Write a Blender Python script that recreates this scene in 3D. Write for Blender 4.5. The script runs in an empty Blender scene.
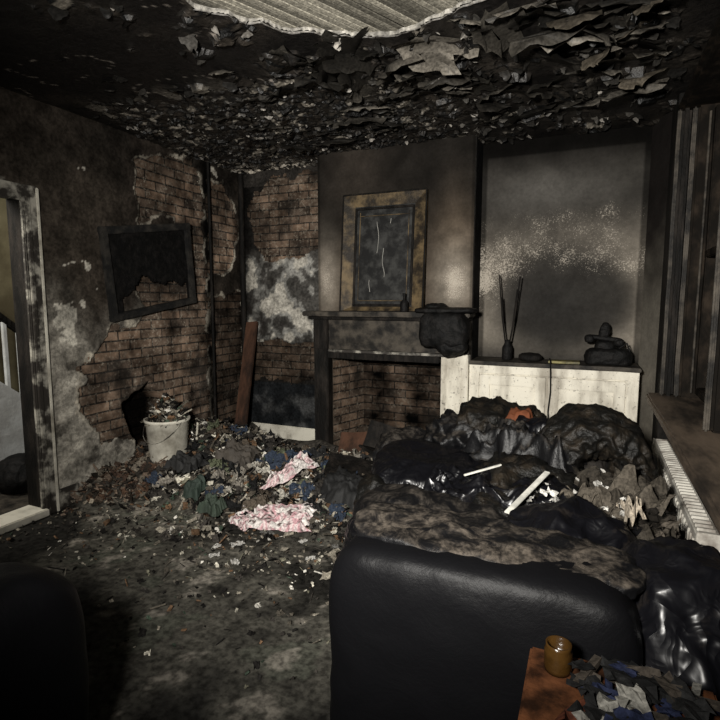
import bpy, bmesh, math, random
from mathutils import Vector, noise, Matrix, Euler
R=random.Random(7)
sc=bpy.context.scene
COL=sc.collection
def fbm(x,y,z=0,s=1,o=4): return noise.fractal(Vector((x*s,y*s,z*s)),1.0,2.0,o)
def ns(x,y,z=0,s=1): return noise.noise(Vector((x*s,y*s,z*s)))
def cl(v,a=0,b=1): return max(a,min(b,v))
def sst(a,b,v):
    t=cl((v-a)/(b-a)); return t*t*(3-2*t)
def lerp(a,b,t): return a+(b-a)*t
def lc(a,b,t): return tuple(a[i]+(b[i]-a[i])*t for i in range(3))
def sdp(x,y,P):
    d=1e9;ins=False;n=len(P)
    for i in range(n):
        ax,ay=P[i];bx,by=P[(i+1)%n]
        ex,ey=bx-ax,by-ay;wx,wy=x-ax,y-ay
        t=cl((wx*ex+wy*ey)/(ex*ex+ey*ey+1e-12))
        dx,dy=wx-ex*t,wy-ey*t
        d=min(d,dx*dx+dy*dy)
        if (ay>y)!=(by>y) and x<(bx-ax)*(y-ay)/(by-ay)+ax: ins=not ins
    d=math.sqrt(d)
    return d if ins else -d
# ---------------------------------------------------------------- materials
class MB:
    def __init__(s,name,rough=.8,spec=.3,metal=0):
        s.m=bpy.data.materials.new(name);s.m.use_nodes=True
        s.t=s.m.node_tree;s.b=s.t.nodes['Principled BSDF']
        s.b.inputs['Roughness'].default_value=rough
        s.b.inputs['Specular IOR Level'].default_value=spec
        s.b.inputs['Metallic'].default_value=metal
    def n(s,typ,**kw):
        nd=s.t.nodes.new('ShaderNode'+typ)
        for k,v in kw.items(): setattr(nd,k,v)
        return nd
    def l(s,a,b): s.t.links.new(a,b)
    def math(s,op,a,b=None,c=None,clamp=False):
        nd=s.n('Math',operation=op);nd.use_clamp=clamp
        for i,v in enumerate((a,b,c)):
            if v is None: continue
            if isinstance(v,(int,float)): nd.inputs[i].default_value=v
            else: s.l(v,nd.inputs[i])
        return nd.outputs[0]
    def noise(s,scale,detail=4,vec=None,rough=.6,col=False,dist=0):
        nd=s.n('TexNoise');nd.inputs['Scale'].default_value=scale;nd.inputs['Detail'].default_value=detail
        nd.inputs['Roughness'].default_value=rough;nd.inputs['Distortion'].default_value=dist
        if vec is not None: s.l(vec,nd.inputs['Vector'])
        return nd.outputs[1 if col else 0]
    def mr(s,v,a,b,c=0,d=1,smooth=True):
        nd=s.n('MapRange');nd.interpolation_type='SMOOTHSTEP' if smooth else 'LINEAR'
        for i,q in zip((1,2,3,4),(a,b,c,d)): nd.inputs[i].default_value=q
        s.l(v,nd.inputs[0]);return nd.outputs[0]
    def mix(s,f,a,b,mode='MIX'):
        nd=s.n('MixRGB',blend_type=mode)
        for i,v in zip((0,1,2),(f,a,b)):
            if isinstance(v,(int,float)): nd.inputs[i].default_value=v
            elif isinstance(v,tuple): nd.inputs[i].default_value=(*v[:3],1)
            else: s.l(v,nd.inputs[i])
        return nd.outputs[0]
    def bump(s,h,st=.5,d=.01):
        nd=s.n('Bump');nd.inputs['Strength'].default_value=st;nd.inputs['Distance'].default_value=d
        s.l(h,nd.inputs['Height']);s.l(nd.outputs[0],s.b.inputs['Normal'])
    def geo(s,o='Position'): return s.n('NewGeometry').outputs[o]
    def color(s,c):
        if isinstance(c,tuple): s.b.inputs['Base Color'].default_value=(*c[:3],1)
        else: s.l(c,s.b.inputs['Base Color'])
def m_wall(name,lo,hi,bst=.7,ss=75):
    k=MB(name,.9,.04)
    P=k.geo()
    col=k.n('Attribute',attribute_name='Col').outputs['Color']
    ms=k.n('Attribute',attribute_name='Msk').outputs['Color']
    sp=k.n('SeparateColor');k.l(ms,sp.inputs[0])
    uv=k.n('UVMap').outputs[0]
    wob=k.noise(5,2,P,col=True)
    ad=k.n('VectorMath',operation='MULTIPLY_ADD');k.l(wob,ad.inputs[0]);ad.inputs[1].default_value=(.012,.012,.012);k.l(uv,ad.inputs[2])
    br=k.n('TexBrick');k.l(ad.outputs[0],br.inputs['Vector'])
    for n_,v in (('Scale',1),('Mortar Size',.007),('Mortar Smooth',.4),('Bias',-.1),('Brick Width',.225),('Row Height',.075)): br.inputs[n_].default_value=v
    br.inputs['Color1'].default_value=(.27,.185,.13,1);br.inputs['Color2'].default_value=(.12,.092,.072,1);br.inputs['Mortar'].default_value=(.045,.039,.033,1)
    n1=k.noise(9,5,P);n2=k.noise(45,4,P);n3=k.noise(3.5,5,P)
    bc=k.mix(1,br.outputs[0],k.mr(n1,.3,.75,.35,1.35),'MULTIPLY')
    bc=k.mix(k.mr(n2,.5,.72,0,.65),bc,(.40,.35,.28))
    bc=k.mix(k.mr(n3,.48,.68,0,.85),bc,(.02,.018,.016))
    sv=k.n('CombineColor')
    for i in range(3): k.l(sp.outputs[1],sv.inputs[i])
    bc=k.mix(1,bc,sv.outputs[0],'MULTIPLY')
    pc=k.mix(1,col,k.mr(n1,.3,.7,lo,hi),'MULTIPLY')
    pc=k.mix(1,pc,k.mr(n2,.3,.7,lo,hi),'MULTIPLY')
    msk=k.mr(k.math('ADD',sp.outputs[0],k.math('MULTIPLY',k.math('SUBTRACT',n2,.5),.5)),.42,.58)
    c=k.mix(msk,pc,bc)
    f1=k.noise(ss,4,P,.8)
    sk=k.mr(k.math('ADD',f1,sp.outputs[2]),.88,1.02)
    c=k.mix(k.math('MULTIPLY',sk,.75),c,(.50,.45,.38))
    k.color(c)
    h=k.math('ADD',k.math('MULTIPLY',k.math('SUBTRACT',1,br.outputs[1]),msk),k.math('MULTIPLY',n2,.5))
    k.bump(h,bst,.008)
    return k.m
M_WALL=m_wall('sooty_plaster_and_brick',.6,1.35)
M_SMOOTH=m_wall('smoke_stained_plaster',.88,1.1,.3,105)
def m_vcol(name,rough=.8,spec=.3,bs=60,bump=.4,lo=.5,hi=1.35):
    k=MB(name,rough,spec);P=k.geo()
    col=k.n('Attribute',attribute_name='Col').outputs['Color']
    n1=k.noise(bs,5,P);k.color(k.mix(1,col,k.mr(n1,.3,.7,lo,hi),'MULTIPLY'));k.bump(n1,bump,.006);return k.m
M_CEIL=m_vcol('charred_ceiling_plaster',.45,.32,45,1)
M_FLOOR=m_vcol('ash_covered_floor',.85,.08,30,.7,.4,1.5)
M_RUB=m_vcol('rubble_fragments',.85,.10,80,.4)
M_FLK=m_vcol('peeling_paint',.5,.25,60,.3)
def m_noise(name,c1,c2,sc_=8,rough=.8,spec=.3,lo=.35,hi=.65,bs=40,bump=.4,bd=.006,stretch=None,metal=0):
    k=MB(name,rough,spec,metal);P=k.geo()
    if stretch:
        mp=k.n('Mapping');mp.inputs['Scale'].default_value=stretch;k.l(P,mp.inputs[0]);P=mp.outputs[0]
    n1=k.noise(sc_,6,P);n2=k.noise(bs,4,P)
    k.color(k.mix(k.mr(n1,lo,hi),c1,c2));k.bump(n2,bump,bd);return k.m
M_WHITE=m_noise('scorched_white_paint',(.66,.63,.54),(.22,.20,.16),4,.5,.3,.42,.72,30,.3)
def m_cup():
    k=MB('smoke_streaked_white_paint',.5,.3);P=k.geo()
    mp=k.n('Mapping');mp.inputs['Scale'].default_value=(1,1,.35);k.l(P,mp.inputs[0])
    n1=k.noise(5,6,mp.outputs[0]);n2=k.noise(60,4,P);n3=k.noise(22,5,P)
    c=k.mix(k.mr(n1,.42,.72),(.72,.68,.58),(.28,.25,.20))
    c=k.mix(k.mr(n3,.60,.72,0,.85),c,(.07,.06,.05));c=k.mix(k.mr(n2,.62,.69,0,.75),c,(.08,.07,.055))
    k.color(c);k.bump(n2,.3,.004);return k.m
M_CUP=m_cup()
M_WHITED=m_noise('smoked_white_paint',(.36,.34,.29),(.03,.026,.022),9,.6,.3,.36,.56,40,.5)
M_CHAR=m_noise('charred_timber',(.005,.0045,.004),(.022,.018,.015),14,.7,.12,.4,.75,50,1,.01,(1,1,.3))
M_WOOD=m_noise('burnt_brown_timber',(.085,.042,.026),(.02,.013,.010),10,.7,.15,.35,.7,40,.6,.006,(1,1,.2))
M_WIN=m_noise('smoked_window_timber',(.006,.005,.004),(.034,.025,.018),9,.75,.06,.42,.8,30,.5,.004,(1,1,.6))
M_SILL=m_noise('smoked_sill_timber',(.12,.09,.065),(.02,.016,.013),7,.6,.2,.35,.7,40,.5,.004,(1,.3,1))
M_MANT=m_noise('smoked_mantel',(.07,.060,.048),(.012,.011,.010),8,.6,.15,.35,.65,50,.5)
M_BLACK=m_noise('melted_black_plastic',(.004,.004,.004),(.011,.010,.0095),20,.6,.12,.4,.7,40,.8,.01)
M_FRAME=m_noise('tarnished_frame',(.14,.10,.052),(.018,.014,.010),7,.55,.2,.34,.60,60,.5)
M_PANEL=m_noise('sooty_mirror',(.014,.014,.014),(.045,.045,.043),12,.4,.15,.4,.7,60,.3)
M_HALL=m_noise('hall_yellow_wall',(.26,.23,.14),(.12,.10,.06),2,.8,.2,.35,.7)
M_HALLW=m_noise('hall_white_paint',(.6,.62,.62),(.35,.35,.34),3,.6,.3)
M_RAD=m_noise('radiator_enamel',(.50,.48,.43),(.16,.14,.12),6,.4,.4,.4,.65)
def m_leather(name,ash=.5,c=(.004,.004,.0045),ac=(.05,.042,.034),rough=.40,bs=.6,spec=.25):
    k=MB(name,rough,spec);P=k.geo()
    n1=k.noise(9,8,P,.72,dist=.8);n2=k.noise(55,4,P)
    sx=k.n('SeparateXYZ');k.l(k.geo('Normal'),sx.inputs[0])
    up=k.mr(sx.outputs[2],.25,.9)
    f=k.math('MULTIPLY',k.mr(n1,.62-.25*ash,.80-.2*ash),up)
    acn=k.mix(k.mr(n2,.4,.65),ac,tuple(v*.3 for v in ac))
    k.color(k.mix(f,c,acn));k.l(k.math('ADD',k.math('MULTIPLY',f,.4),rough),k.b.inputs['Roughness'])
    h=k.math('ADD',k.math('MULTIPLY',n1,.9),k.math('MULTIPLY',n2,.35));k.bump(h,bs,.012);return k.m
M_LEA=m_leather('black_leather',-.2,(.003,.003,.0035),rough=.45,bs=.3,spec=.09)
M_LEAASH=m_leather('burnt_leather_with_ash',.75)
M_TOP=m_leather('ash_dusted_leather',.85,ac=(.065,.054,.043),spec=.15)
def m_bag():
    k=MB('creased_black_plastic',.34,.34);P=k.geo()
    hs=None
    for s_,a in ((6,1.0),(14,.35)):
        v=k.n('TexNoise');v.inputs['Scale'].default_value=s_;v.inputs['Detail'].default_value=1;v.inputs['Distortion'].default_value=1.2;k.l(P,v.inputs['Vector'])
        r=k.math('MULTIPLY',k.math('ABSOLUTE',k.math('SUBTRACT',v.outputs[0],.5)),-a*2)
        hs=r if hs is None else k.math('ADD',hs,r)
    k.color(k.mix(k.mr(k.noise(11,6,P),.55,.75),(.003,.003,.004),(.018,.015,.013)));k.bump(hs,.7,.02);return k.m
M_BAG=m_bag()
M_FOAM=m_noise('charred_foam',(.004,.0038,.0033),(.024,.018,.012),13,.5,.25,.42,.8,34,1,.015)
def m_glass():
    k=MB('sooty_night_glass',.4,.1);P=k.geo();k.color(k.mix(k.mr(k.noise(6,4,P),.45,.7),(.004,.005,.006),(.012,.012,.011)));return k.m  # night outside painted as opaque near-black glass, mottled with soot
M_GLASS=m_glass()
def m_plain(name,c,rough=.6,spec=.2,d=.6): return m_noise(name,c,tuple(v*d for v in c),12,rough,spec)
M_ORANGE=m_plain('orange_brown_wood',(.08,.03,.012),.6,.15,.12)
# ---------------------------------------------------------------- mesh helpers
def grp(name):
    e=bpy.data.objects.new(name,None);COL.objects.link(e);e.empty_display_size=.1;return e
def mk(name,v,f,mat,par=None,cols=None,msk=None,uvs=None,smooth=False):
    me=bpy.data.meshes.new(name);me.from_pydata([tuple(p) for p in v],[],f);me.update()
    if cols is not None:
        a=me.color_attributes.new('Col','FLOAT_COLOR','POINT');buf=[]
        for c in cols: buf+=[c[0],c[1],c[2],1]
        a.data.foreach_set('color',buf)
    if msk is not None:
        a=me.color_attributes.new('Msk','FLOAT_COLOR','POINT');buf=[]
        for c in msk: buf+=[c[0],c[1],c[2],1]
        a.data.foreach_set('color',buf)
    if uvs is not None:
        u=me.uv_layers.new(name='UVMap');buf=[]
        for lp in me.loops: buf+=list(uvs[lp.vertex_index])
        u.data.foreach_set('uv',buf)
    if smooth: me.polygons.foreach_set('use_smooth',[True]*len(me.polygons))
    me.materials.append(mat)
    o=bpy.data.objects.new(name,me);COL.objects.link(o)
    if par: o.parent=par
    return o
def wall_grid(name,o,U,V,N,w,h,res,fn,mat=None,par=None,hole=None,smooth=True):
    o,U,V,N=map(Vector,(o,U,V,N))
    nu=max(1,int(w/res));nv=max(1,int(h/res));vs=[];cs=[];mm=[];uv=[];fs=[]
    for j in range(nv+1):
        for i in range(nu+1):
            s=w*i/nu;t=h*j/nv
            c,b,g,k,d=fn(s,t)
            vs.append(o+U*s+V*t+N*d);cs.append(c);mm.append((b,g,k));uv.append((s,t))
    for j in range(nv):
        for i in range(nu):
            if hole and hole(w*(i+.5)/nu,h*(j+.5)/nv): continue
            a=j*(nu+1)+i;fs.append((a,a+1,a+nu+2,a+nu+1))
    return mk(name,vs,fs,mat or M_WALL,par,cs,mm,uv,smooth)
def box(name,a,b,mat,par=None,bev=.004,rot=None,jit=0,seg=1):
    bm=bmesh.new();bmesh.ops.create_cube(bm,size=1)
    sx=[b[i]-a[i] for i in range(3)];c=[(a[i]+b[i])/2 for i in range(3)]
    bmesh.ops.scale(bm,vec=sx,verts=bm.verts)
    if bev>0: bmesh.ops.bevel(bm,geom=bm.edges[:],offset=min(bev,min(sx)*.4),segments=2,affect='EDGES')
    if jit:
        bmesh.ops.subdivide_edges(bm,edges=[e for e in bm.edges if e.calc_length()>.1],cuts=8,use_grid_fill=True)
        for v in bm.verts:
            p=v.co+Vector(c);v.co+=Vector((ns(p.x,p.y,p.z,9),ns(p.y,p.z,p.x,9),ns(p.z,p.x,p.y,9)))*jit
    me=bpy.data.meshes.new(name);bm.to_mesh(me);bm.free();me.materials.append(mat)
    o=bpy.data.objects.new(name,me);COL.objects.link(o);o.location=c
    if rot: o.rotation_euler=rot
    if par:o.parent=par
    return o
def blob(name,c,size,mat,par=None,k=4,wr=.02,ws=6,rot=(0,0,0),n=18,seed=0,ridge=True,flat=None,xmax=None):
    bm=bmesh.new();bmesh.ops.create_cube(bm,size=2);bmesh.ops.subdivide_edges(bm,edges=bm.edges[:],cuts=n,use_grid_fill=True)
    M=Euler(rot).to_matrix()
    for v in bm.verts:
        p=v.co;l=(abs(p.x)**k+abs(p.y)**k+abs(p.z)**k)**(1/k);p=p/l
        q=Vector((p.x*size[0]/2,p.y*size[1]/2,p.z*size[2]/2))
        nn=p.normalized()
        if ridge:
            d=(1-2*abs(ns(q.x+seed,q.y,q.z,ws)))*.6+(1-2*abs(ns(q.x,q.y+seed,q.z,ws*2.3)))*.35+(1-2*abs(ns(q.x,q.y+seed,q.z,ws*5)))*.12
        else: d=fbm(q.x+seed,q.y,q.z,ws)
        q=q+nn*d*wr
        w=M@q+Vector(c)
        if flat is not None and w.z<flat: w.z=flat
        if xmax is not None and w.x>xmax: w.x=xmax
        v.co=w
    me=bpy.data.meshes.new(name);bm.to_mesh(me);bm.free();me.materials.append(mat)
    me.polygons.foreach_set('use_smooth',[True]*len(me.polygons))
    o=bpy.data.objects.new(name,me);COL.objects.link(o)
    if par:o.parent=par
    return o
def lathe(name,c,prof,mat,par=None,seg=32,wob=0):
    v=[];f=[]
    for i,(r,z) in enumerate(prof):
        for j in range(seg):
            a=2*math.pi*j/seg;rr=r*(1+wob*ns(math.cos(a),math.sin(a),z*3,2))
            v.append((c[0]+rr*math.cos(a),c[1]+rr*math.sin(a),c[2]+z))
    for i in range(len(prof)-1):
        for j in range(seg):
            f.append((i*seg+j,i*seg+(j+1)%seg,(i+1)*seg+(j+1)%seg,(i+1)*seg+j))
    return mk(name,v,f,mat,par,smooth=True)
def tube(name,pts,r,mat,par=None):
    cu=bpy.data.curves.new(name,'CURVE');cu.dimensions='3D';cu.bevel_depth=r;cu.bevel_resolution=3
    s=cu.splines.new('POLY');s.points.add(len(pts)-1)
    for i,p in enumerate(pts): s.points[i].co=(*p,1)
    cu.materials.append(mat);o=bpy.data.objects.new(name,cu);COL.objects.link(o)
    if par:o.parent=par
    return o
# ---------------------------------------------------------------- walls
XL,XR,YB,YC,H=-3.3,.5,4.5,4.2,2.7
PA=[(3.18,2.50),(3.43,2.62),(3.92,2.65),(3.95,2.14),(3.52,2.15),(3.19,2.05),(3.17,2.3)]
PB=[(4.0,2.53),(4.22,2.55),(4.46,2.28),(4.41,1.93),(4.23,1.68),(3.99,1.72)]
PM=[(3.6,2.2),(3.95,2.2),(3.95,1.2),(3.3,1.3),(3.1,1.45),(3.1,1.7),(3.5,1.75)]
PCL=[(2.58,.94),(2.71,1.11),(3.04,1.24),(3.25,1.38),(3.95,1.45),(3.95,.02),(3.5,.02),(3.2,.2),(2.87,.36),(2.70,.36),(2.6,.6)]
PD=[(4.0,1.5),(4.48,1.5),(4.48,.02),(4.0,.02)]
PH=[(2.98,.62),(3.1,.7),(3.22,.74),(3.36,.6),(3.3,.25),(3.05,.25)]
def f_left(s,t,y0):
    y=y0+s;z=t
    e=.07*fbm(y,z,3,5,5)
    b=max(sdp(y,z,P) for P in (PA,PB,PM,PCL,PD))+e
    hd=sdp(y,z,PH)+.5*e
    n1=fbm(y,z,0,1.6,4);n2=fbm(y,z,7,5,4);n3=fbm(y,z,17,14,3)
    zz=z+.35*n1
    c=lc((.014,.012,.010),(.032,.026,.021),sst(-.3,.4,n1+.3*n2))
    c=lc(c,(.055,.045,.035),sst(.9,.2,abs(z-1.9))*sst(3.2,2.7,y)*.5)
    lo=sst(1.65,.85,zz)*sst(3.7,2.7,y+.3*n1)
    c=lc(c,(.44,.41,.35),cl(lo*(.62+.5*n2+.25*n3)))
    sp=math.exp(-((y-2.50)**2/.03+(z-1.35)**2/.035))
    if n2+sp*.9>.72: c=lc(c,(.52,.49,.42),.75)
    if n2<-.45 and lo>.3: c=lc(c,(.04,.035,.03),.6)
    if abs(b)<.02+.02*n2 and b<.01: c=lc(c,(.42,.38,.31),cl(.35+1.4*n2) if (z>1.2 or y<3.2) else .3)
    dark=sst(.09,.0,abs(y-3.98))
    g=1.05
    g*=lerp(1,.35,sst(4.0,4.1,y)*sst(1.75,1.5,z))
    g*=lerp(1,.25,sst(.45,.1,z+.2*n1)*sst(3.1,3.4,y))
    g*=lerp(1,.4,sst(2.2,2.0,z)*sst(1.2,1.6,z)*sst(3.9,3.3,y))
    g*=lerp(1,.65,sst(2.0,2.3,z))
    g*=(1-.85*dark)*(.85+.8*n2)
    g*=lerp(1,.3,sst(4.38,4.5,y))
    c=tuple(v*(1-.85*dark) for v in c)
    dep=-.022*sst(-.006,.006,b)+.004*n2
    if hd>-.02:
        q=sst(-.02,.01,hd);dep-=.16*q;g*=1-.98*q;c=tuple(v*(1-.98*q) for v in c)
    spk=.14*lo
    return c,(1 if b>0 else 0),cl(g,0,1.4),spk,dep
wl=grp('wall_left')
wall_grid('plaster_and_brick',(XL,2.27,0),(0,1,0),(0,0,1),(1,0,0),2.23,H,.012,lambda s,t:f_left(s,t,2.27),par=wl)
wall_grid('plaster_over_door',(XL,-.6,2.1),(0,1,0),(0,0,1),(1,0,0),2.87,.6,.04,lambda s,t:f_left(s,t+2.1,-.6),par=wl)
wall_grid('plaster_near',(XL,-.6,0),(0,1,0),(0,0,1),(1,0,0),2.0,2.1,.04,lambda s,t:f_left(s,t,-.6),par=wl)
QA=[(-3.2,2.38),(-3.13,2.5),(-2.94,2.6),(-2.2,2.65),(-2.2,1.9),(-2.46,1.91),(-2.65,1.84),(-3.0,1.83),(-3.12,1.95)]
def f_back(s,t,x0):
    x=x0+s;z=t;e=.06*fbm(x,z,11,5,5)
    b=max(sdp(x,z,QA),sdp(x,z,[(-3.27,1.02),(-2.2,1.02),(-2.2,.62),(-3.27,.62)]))+e
    n2=fbm(x,z,4,4,4);n3=fbm(x,z,44,12,3)
    c=(.012,.011,.010)
    pl=sst(.95,1.12,z+.1*n2)*sst(1.98,1.86,z)
    w=.22+.35*n2+.25*n3
    c=lc(c,(.40,.39,.36),pl*cl(w+.3*sst(-3.1,-2.7,x)))
    if n2>.2 and pl>.3: c=lc(c,(.46,.43,.37),.7)
    if n2+.3*n3<-.05 and pl>.3: c=lc(c,(.03,.027,.024),.75)
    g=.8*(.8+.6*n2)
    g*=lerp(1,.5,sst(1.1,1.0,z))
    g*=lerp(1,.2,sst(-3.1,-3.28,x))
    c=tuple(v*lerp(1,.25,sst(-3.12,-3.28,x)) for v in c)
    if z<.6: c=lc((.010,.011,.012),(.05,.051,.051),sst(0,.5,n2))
    if z>2.55: c=(.03,.027,.024)
    return c,(1 if b>0 else 0),cl(g),.1*pl,-.02*sst(-.006,.006,b)+.004*n2
wb=grp('wall_back')
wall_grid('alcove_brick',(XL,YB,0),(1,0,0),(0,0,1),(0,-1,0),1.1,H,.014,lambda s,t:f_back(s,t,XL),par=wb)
def f_ralc(s,t,x0):
    x=x0+s;z=t;n1=fbm(x,z,5,1.3,3);n2=fbm(x,z,9,6,4)
    u=(x+.87)/1.22;v=(z-.96)/1.66
    ring=math.sqrt(((u-.55)/.5)**2+((v-.30)/.30)**2)
    c=(.038,.035,.031)
    c=lc(c,(.13,.123,.112),math.exp(-(((u-.42)/.35)**2+((v-.80)/.09)**2))*.5)
    c=lc(c,(.30,.265,.22),sst(.60,1.2,ring+.1*n1)*sst(.75,.35,v)*sst(-.02,.12,v)*(.62 if u<.5 else .9))
    c=lc(c,(.022,.021,.020),math.exp(-(((u-.48)/.33)**2+((v-.25)/.20)**2))*.8)
    c=lc(c,(.010,.009,.008),sst(.88,1.02,v+.05*n1))
    edge=min(x+.87,.35-x,2.62-z)
    c=tuple(q*(.35 if edge<.035 else 1) for q in c)
    spk=.22+.14*math.exp(-((v-.50-.10*math.sin(u*3.2)+.2*n1)/.20)**2)+.09*n2 -.2*sst(.68,.85,v)
    spk+=.12*math.exp(-((u-.05)/.22)**2)*sst(.1,.3,v)*sst(.7,.5,v)
    spk-=.16*math.exp(-(((u-.5)/.4)**2+((v-.2)/.17)**2))
    return tuple(cl(q*(1+.2*n2)) for q in c),0,1,cl(spk),0
wall_grid('right_alcove_plaster',(-.87,YB,0),(1,0,0),(0,0,1),(0,-1,0),1.22,H,.016,lambda s,t:f_ralc(s,t,-.87),M_SMOOTH,wb)
CX0,CX1=-2.25,-.87
def f_ch(s,t,x0=CX0):
    x=x0+s;z=t;n1=fbm(x,z,15,1.6,3);n2=fbm(x,z,19,6,4)
    k=sst(2.35,1.6,z+.2*n1)
    c=lc((.013,.0115,.010),(.052,.041,.031),k)
    c=lc(c,(.045,.037,.030),math.exp(-((x+1.9)/.25)**2)*sst(2.0,2.4,z)*.6)
    c=lc(c,(.11,.085,.062),math.exp(-((x+1.02)/.14)**2)*math.exp(-((z-1.9)/.35)**2)*.7)
    w=math.exp(-((x+1.02)/.14)**2)*math.exp(-((z-1.58)/.25)**2)+.8*math.exp(-((x+2.17)/.11)**2)*math.exp(-((z-1.62)/.3)**2)
    c=lc(c,(.34,.30,.25),.8*cl(w))
    edge=min(s,1.38-s)
    c=tuple(cl(q*(1+.4*n2)*(.6 if edge<.02 else 1)) for q in c)
    return c,0,1,cl(.12+.36*w+.07*n2),0
cb=grp('chimney_breast')
wall_grid('breast_face',(CX0,YC,0),(1,0,0),(0,0,1),(0,-1,0),1.38,H,.014,f_ch,M_SMOOTH,cb,hole=lambda s,t:(.14<s<1.15 and t<.93))
wall_grid('breast_return_right',(CX1,YC,0),(0,1,0),(0,0,1),(1,0,0),.3,H,.03,lambda s,t:((.010,.010,.010) if s>.04 else (.08,.075,.07),0,1,0,0),par=cb)  # shade and a front-edge highlight painted into the return's colour
wall_grid('breast_return_left',(CX0,YC,0),(0,1,0),(0,0,1),(-1,0,0),.3,H,.03,lambda s,t:((.03,.028,.025),0,1,.0,0),par=cb)
fb=lambda s,t:((.02,.02,.02),1,cl(.6-.3*abs(fbm(s,t,3,4))),0,.003*fbm(s,t,0,20))
fd=lambda s,t:((.02,.02,.02),1,cl(.18+.4*fbm(s,t,8,4)),0,.003*fbm(s,t,0,20))
d=Vector((.13,.42,0));wall_grid('firebox_left',(-2.11,YC,0),d.normalized(),(0,0,1),(1,0,0),d.length,1.0,.02,fb,par=cb)
d=Vector((-.1,.42,0));wall_grid('firebox_right',(-1.10,YC,0),d.normalized(),(0,0,1),(-1,0,0),d.length,1.0,.02,fd,par=cb)
wall_grid('firebox_back',(-2.0,YC+.41,0),(1,0,0),(0,0,1),(0,-1,0),.82,1.0,.02,fd,par=cb)
wall_grid('firebox_lintel',(-2.15,YC,.93),(1,0,0),(0,1,0),(0,0,-1),1.1,.42,.05,fd,par=cb)
wr=grp('wall_right')
def f_r(s,t):
    n2=fbm(s,t,31,4,4);c=lc((.16,.145,.12),(.014,.012,.011),sst(1.0,2.1,t+.3*n2));return tuple(q*(1+.3*n2) for q in c),0,1,.08,0
d=Vector((.09,-.3,0));wall_grid('nib',(.35,YB,0),d.normalized(),(0,0,1),(-1,0,0),d.length,H,.03,f_r,M_SMOOTH,wr)
def f_r2(s,t):
    n2=fbm(s,t,33,4,4);return tuple(q*(1+.5*n2) for q in (.03,.027,.025)),0,1,.0,0
wall_grid('below_window',(XR,-.6,0),(0,1,0),(0,0,1),(-1,0,0),4.8,.80,.05,f_r2,par=wr)
wall_grid('above_window',(XR,-.6,2.62),(0,1,0),(0,0,1),(-1,0,0),4.8,.08,.04,f_r2,par=wr)
wall_grid('pier_near',(XR,-.6,.8),(0,1,0),(0,0,1),(-1,0,0),1.5,1.85,.05,f_r2,par=wr)
box('pier_far',(.44,3.90,0),(.52,4.2,H),M_CHAR,wr,.004)
# window
wi=grp('window_1')
WT=2.58
box('sill',(.36,.9,.77),(.70,3.92,.82),M_SILL,wi,.01,jit=.006)
box('sill_apron',(.44,.9,.70),(.5,3.9,.77),M_SILL,wi,.006)
for y in (.95,1.9,2.85,3.82):
    box('mullion',(.53,y-.035,.82),(.70,y+.035,WT),M_WIN,wi,.012,jit=.005)
    box('mullion_bead',(.505,y-.015,.82),(.53,y+.015,WT),M_MANT,wi,.008,jit=.004)
box('architrave_outer',(.45,3.80,.82),(.50,3.93,WT),M_CHAR,wi,.015,jit=.004)
box('architrave_mould',(.43,3.82,.82),(.45,3.86,WT),M_MANT,wi,.008,jit=.004)
for y0,y1 in ((1.0,1.85),(1.95,2.8),(2.9,3.77)):
    box('glass',(.665,y0,.85),(.67,y1,WT-.03),M_GLASS,wi,0)
    for z in (.85,1.68,WT-.08): box('sash_rail',(.61 if z<1.8 else .64,y0,z),(.69,y1,z+.05),M_WIN,wi,.006,jit=.004)
    for yy in (y0,y1-.05): box('sash_stile',(.61,yy,.85),(.69,yy+.05,WT-.03),M_WIN,wi,.006,jit=.004)
    tube('parting_bead',[(.59,y1-.01,.86),(.59,y1-.01,WT-.05)],.007,M_MANT,wi)
box('head',(.44,.9,WT),(.70,3.92,WT+.06),M_WIN,wi,.02,jit=.01)
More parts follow.
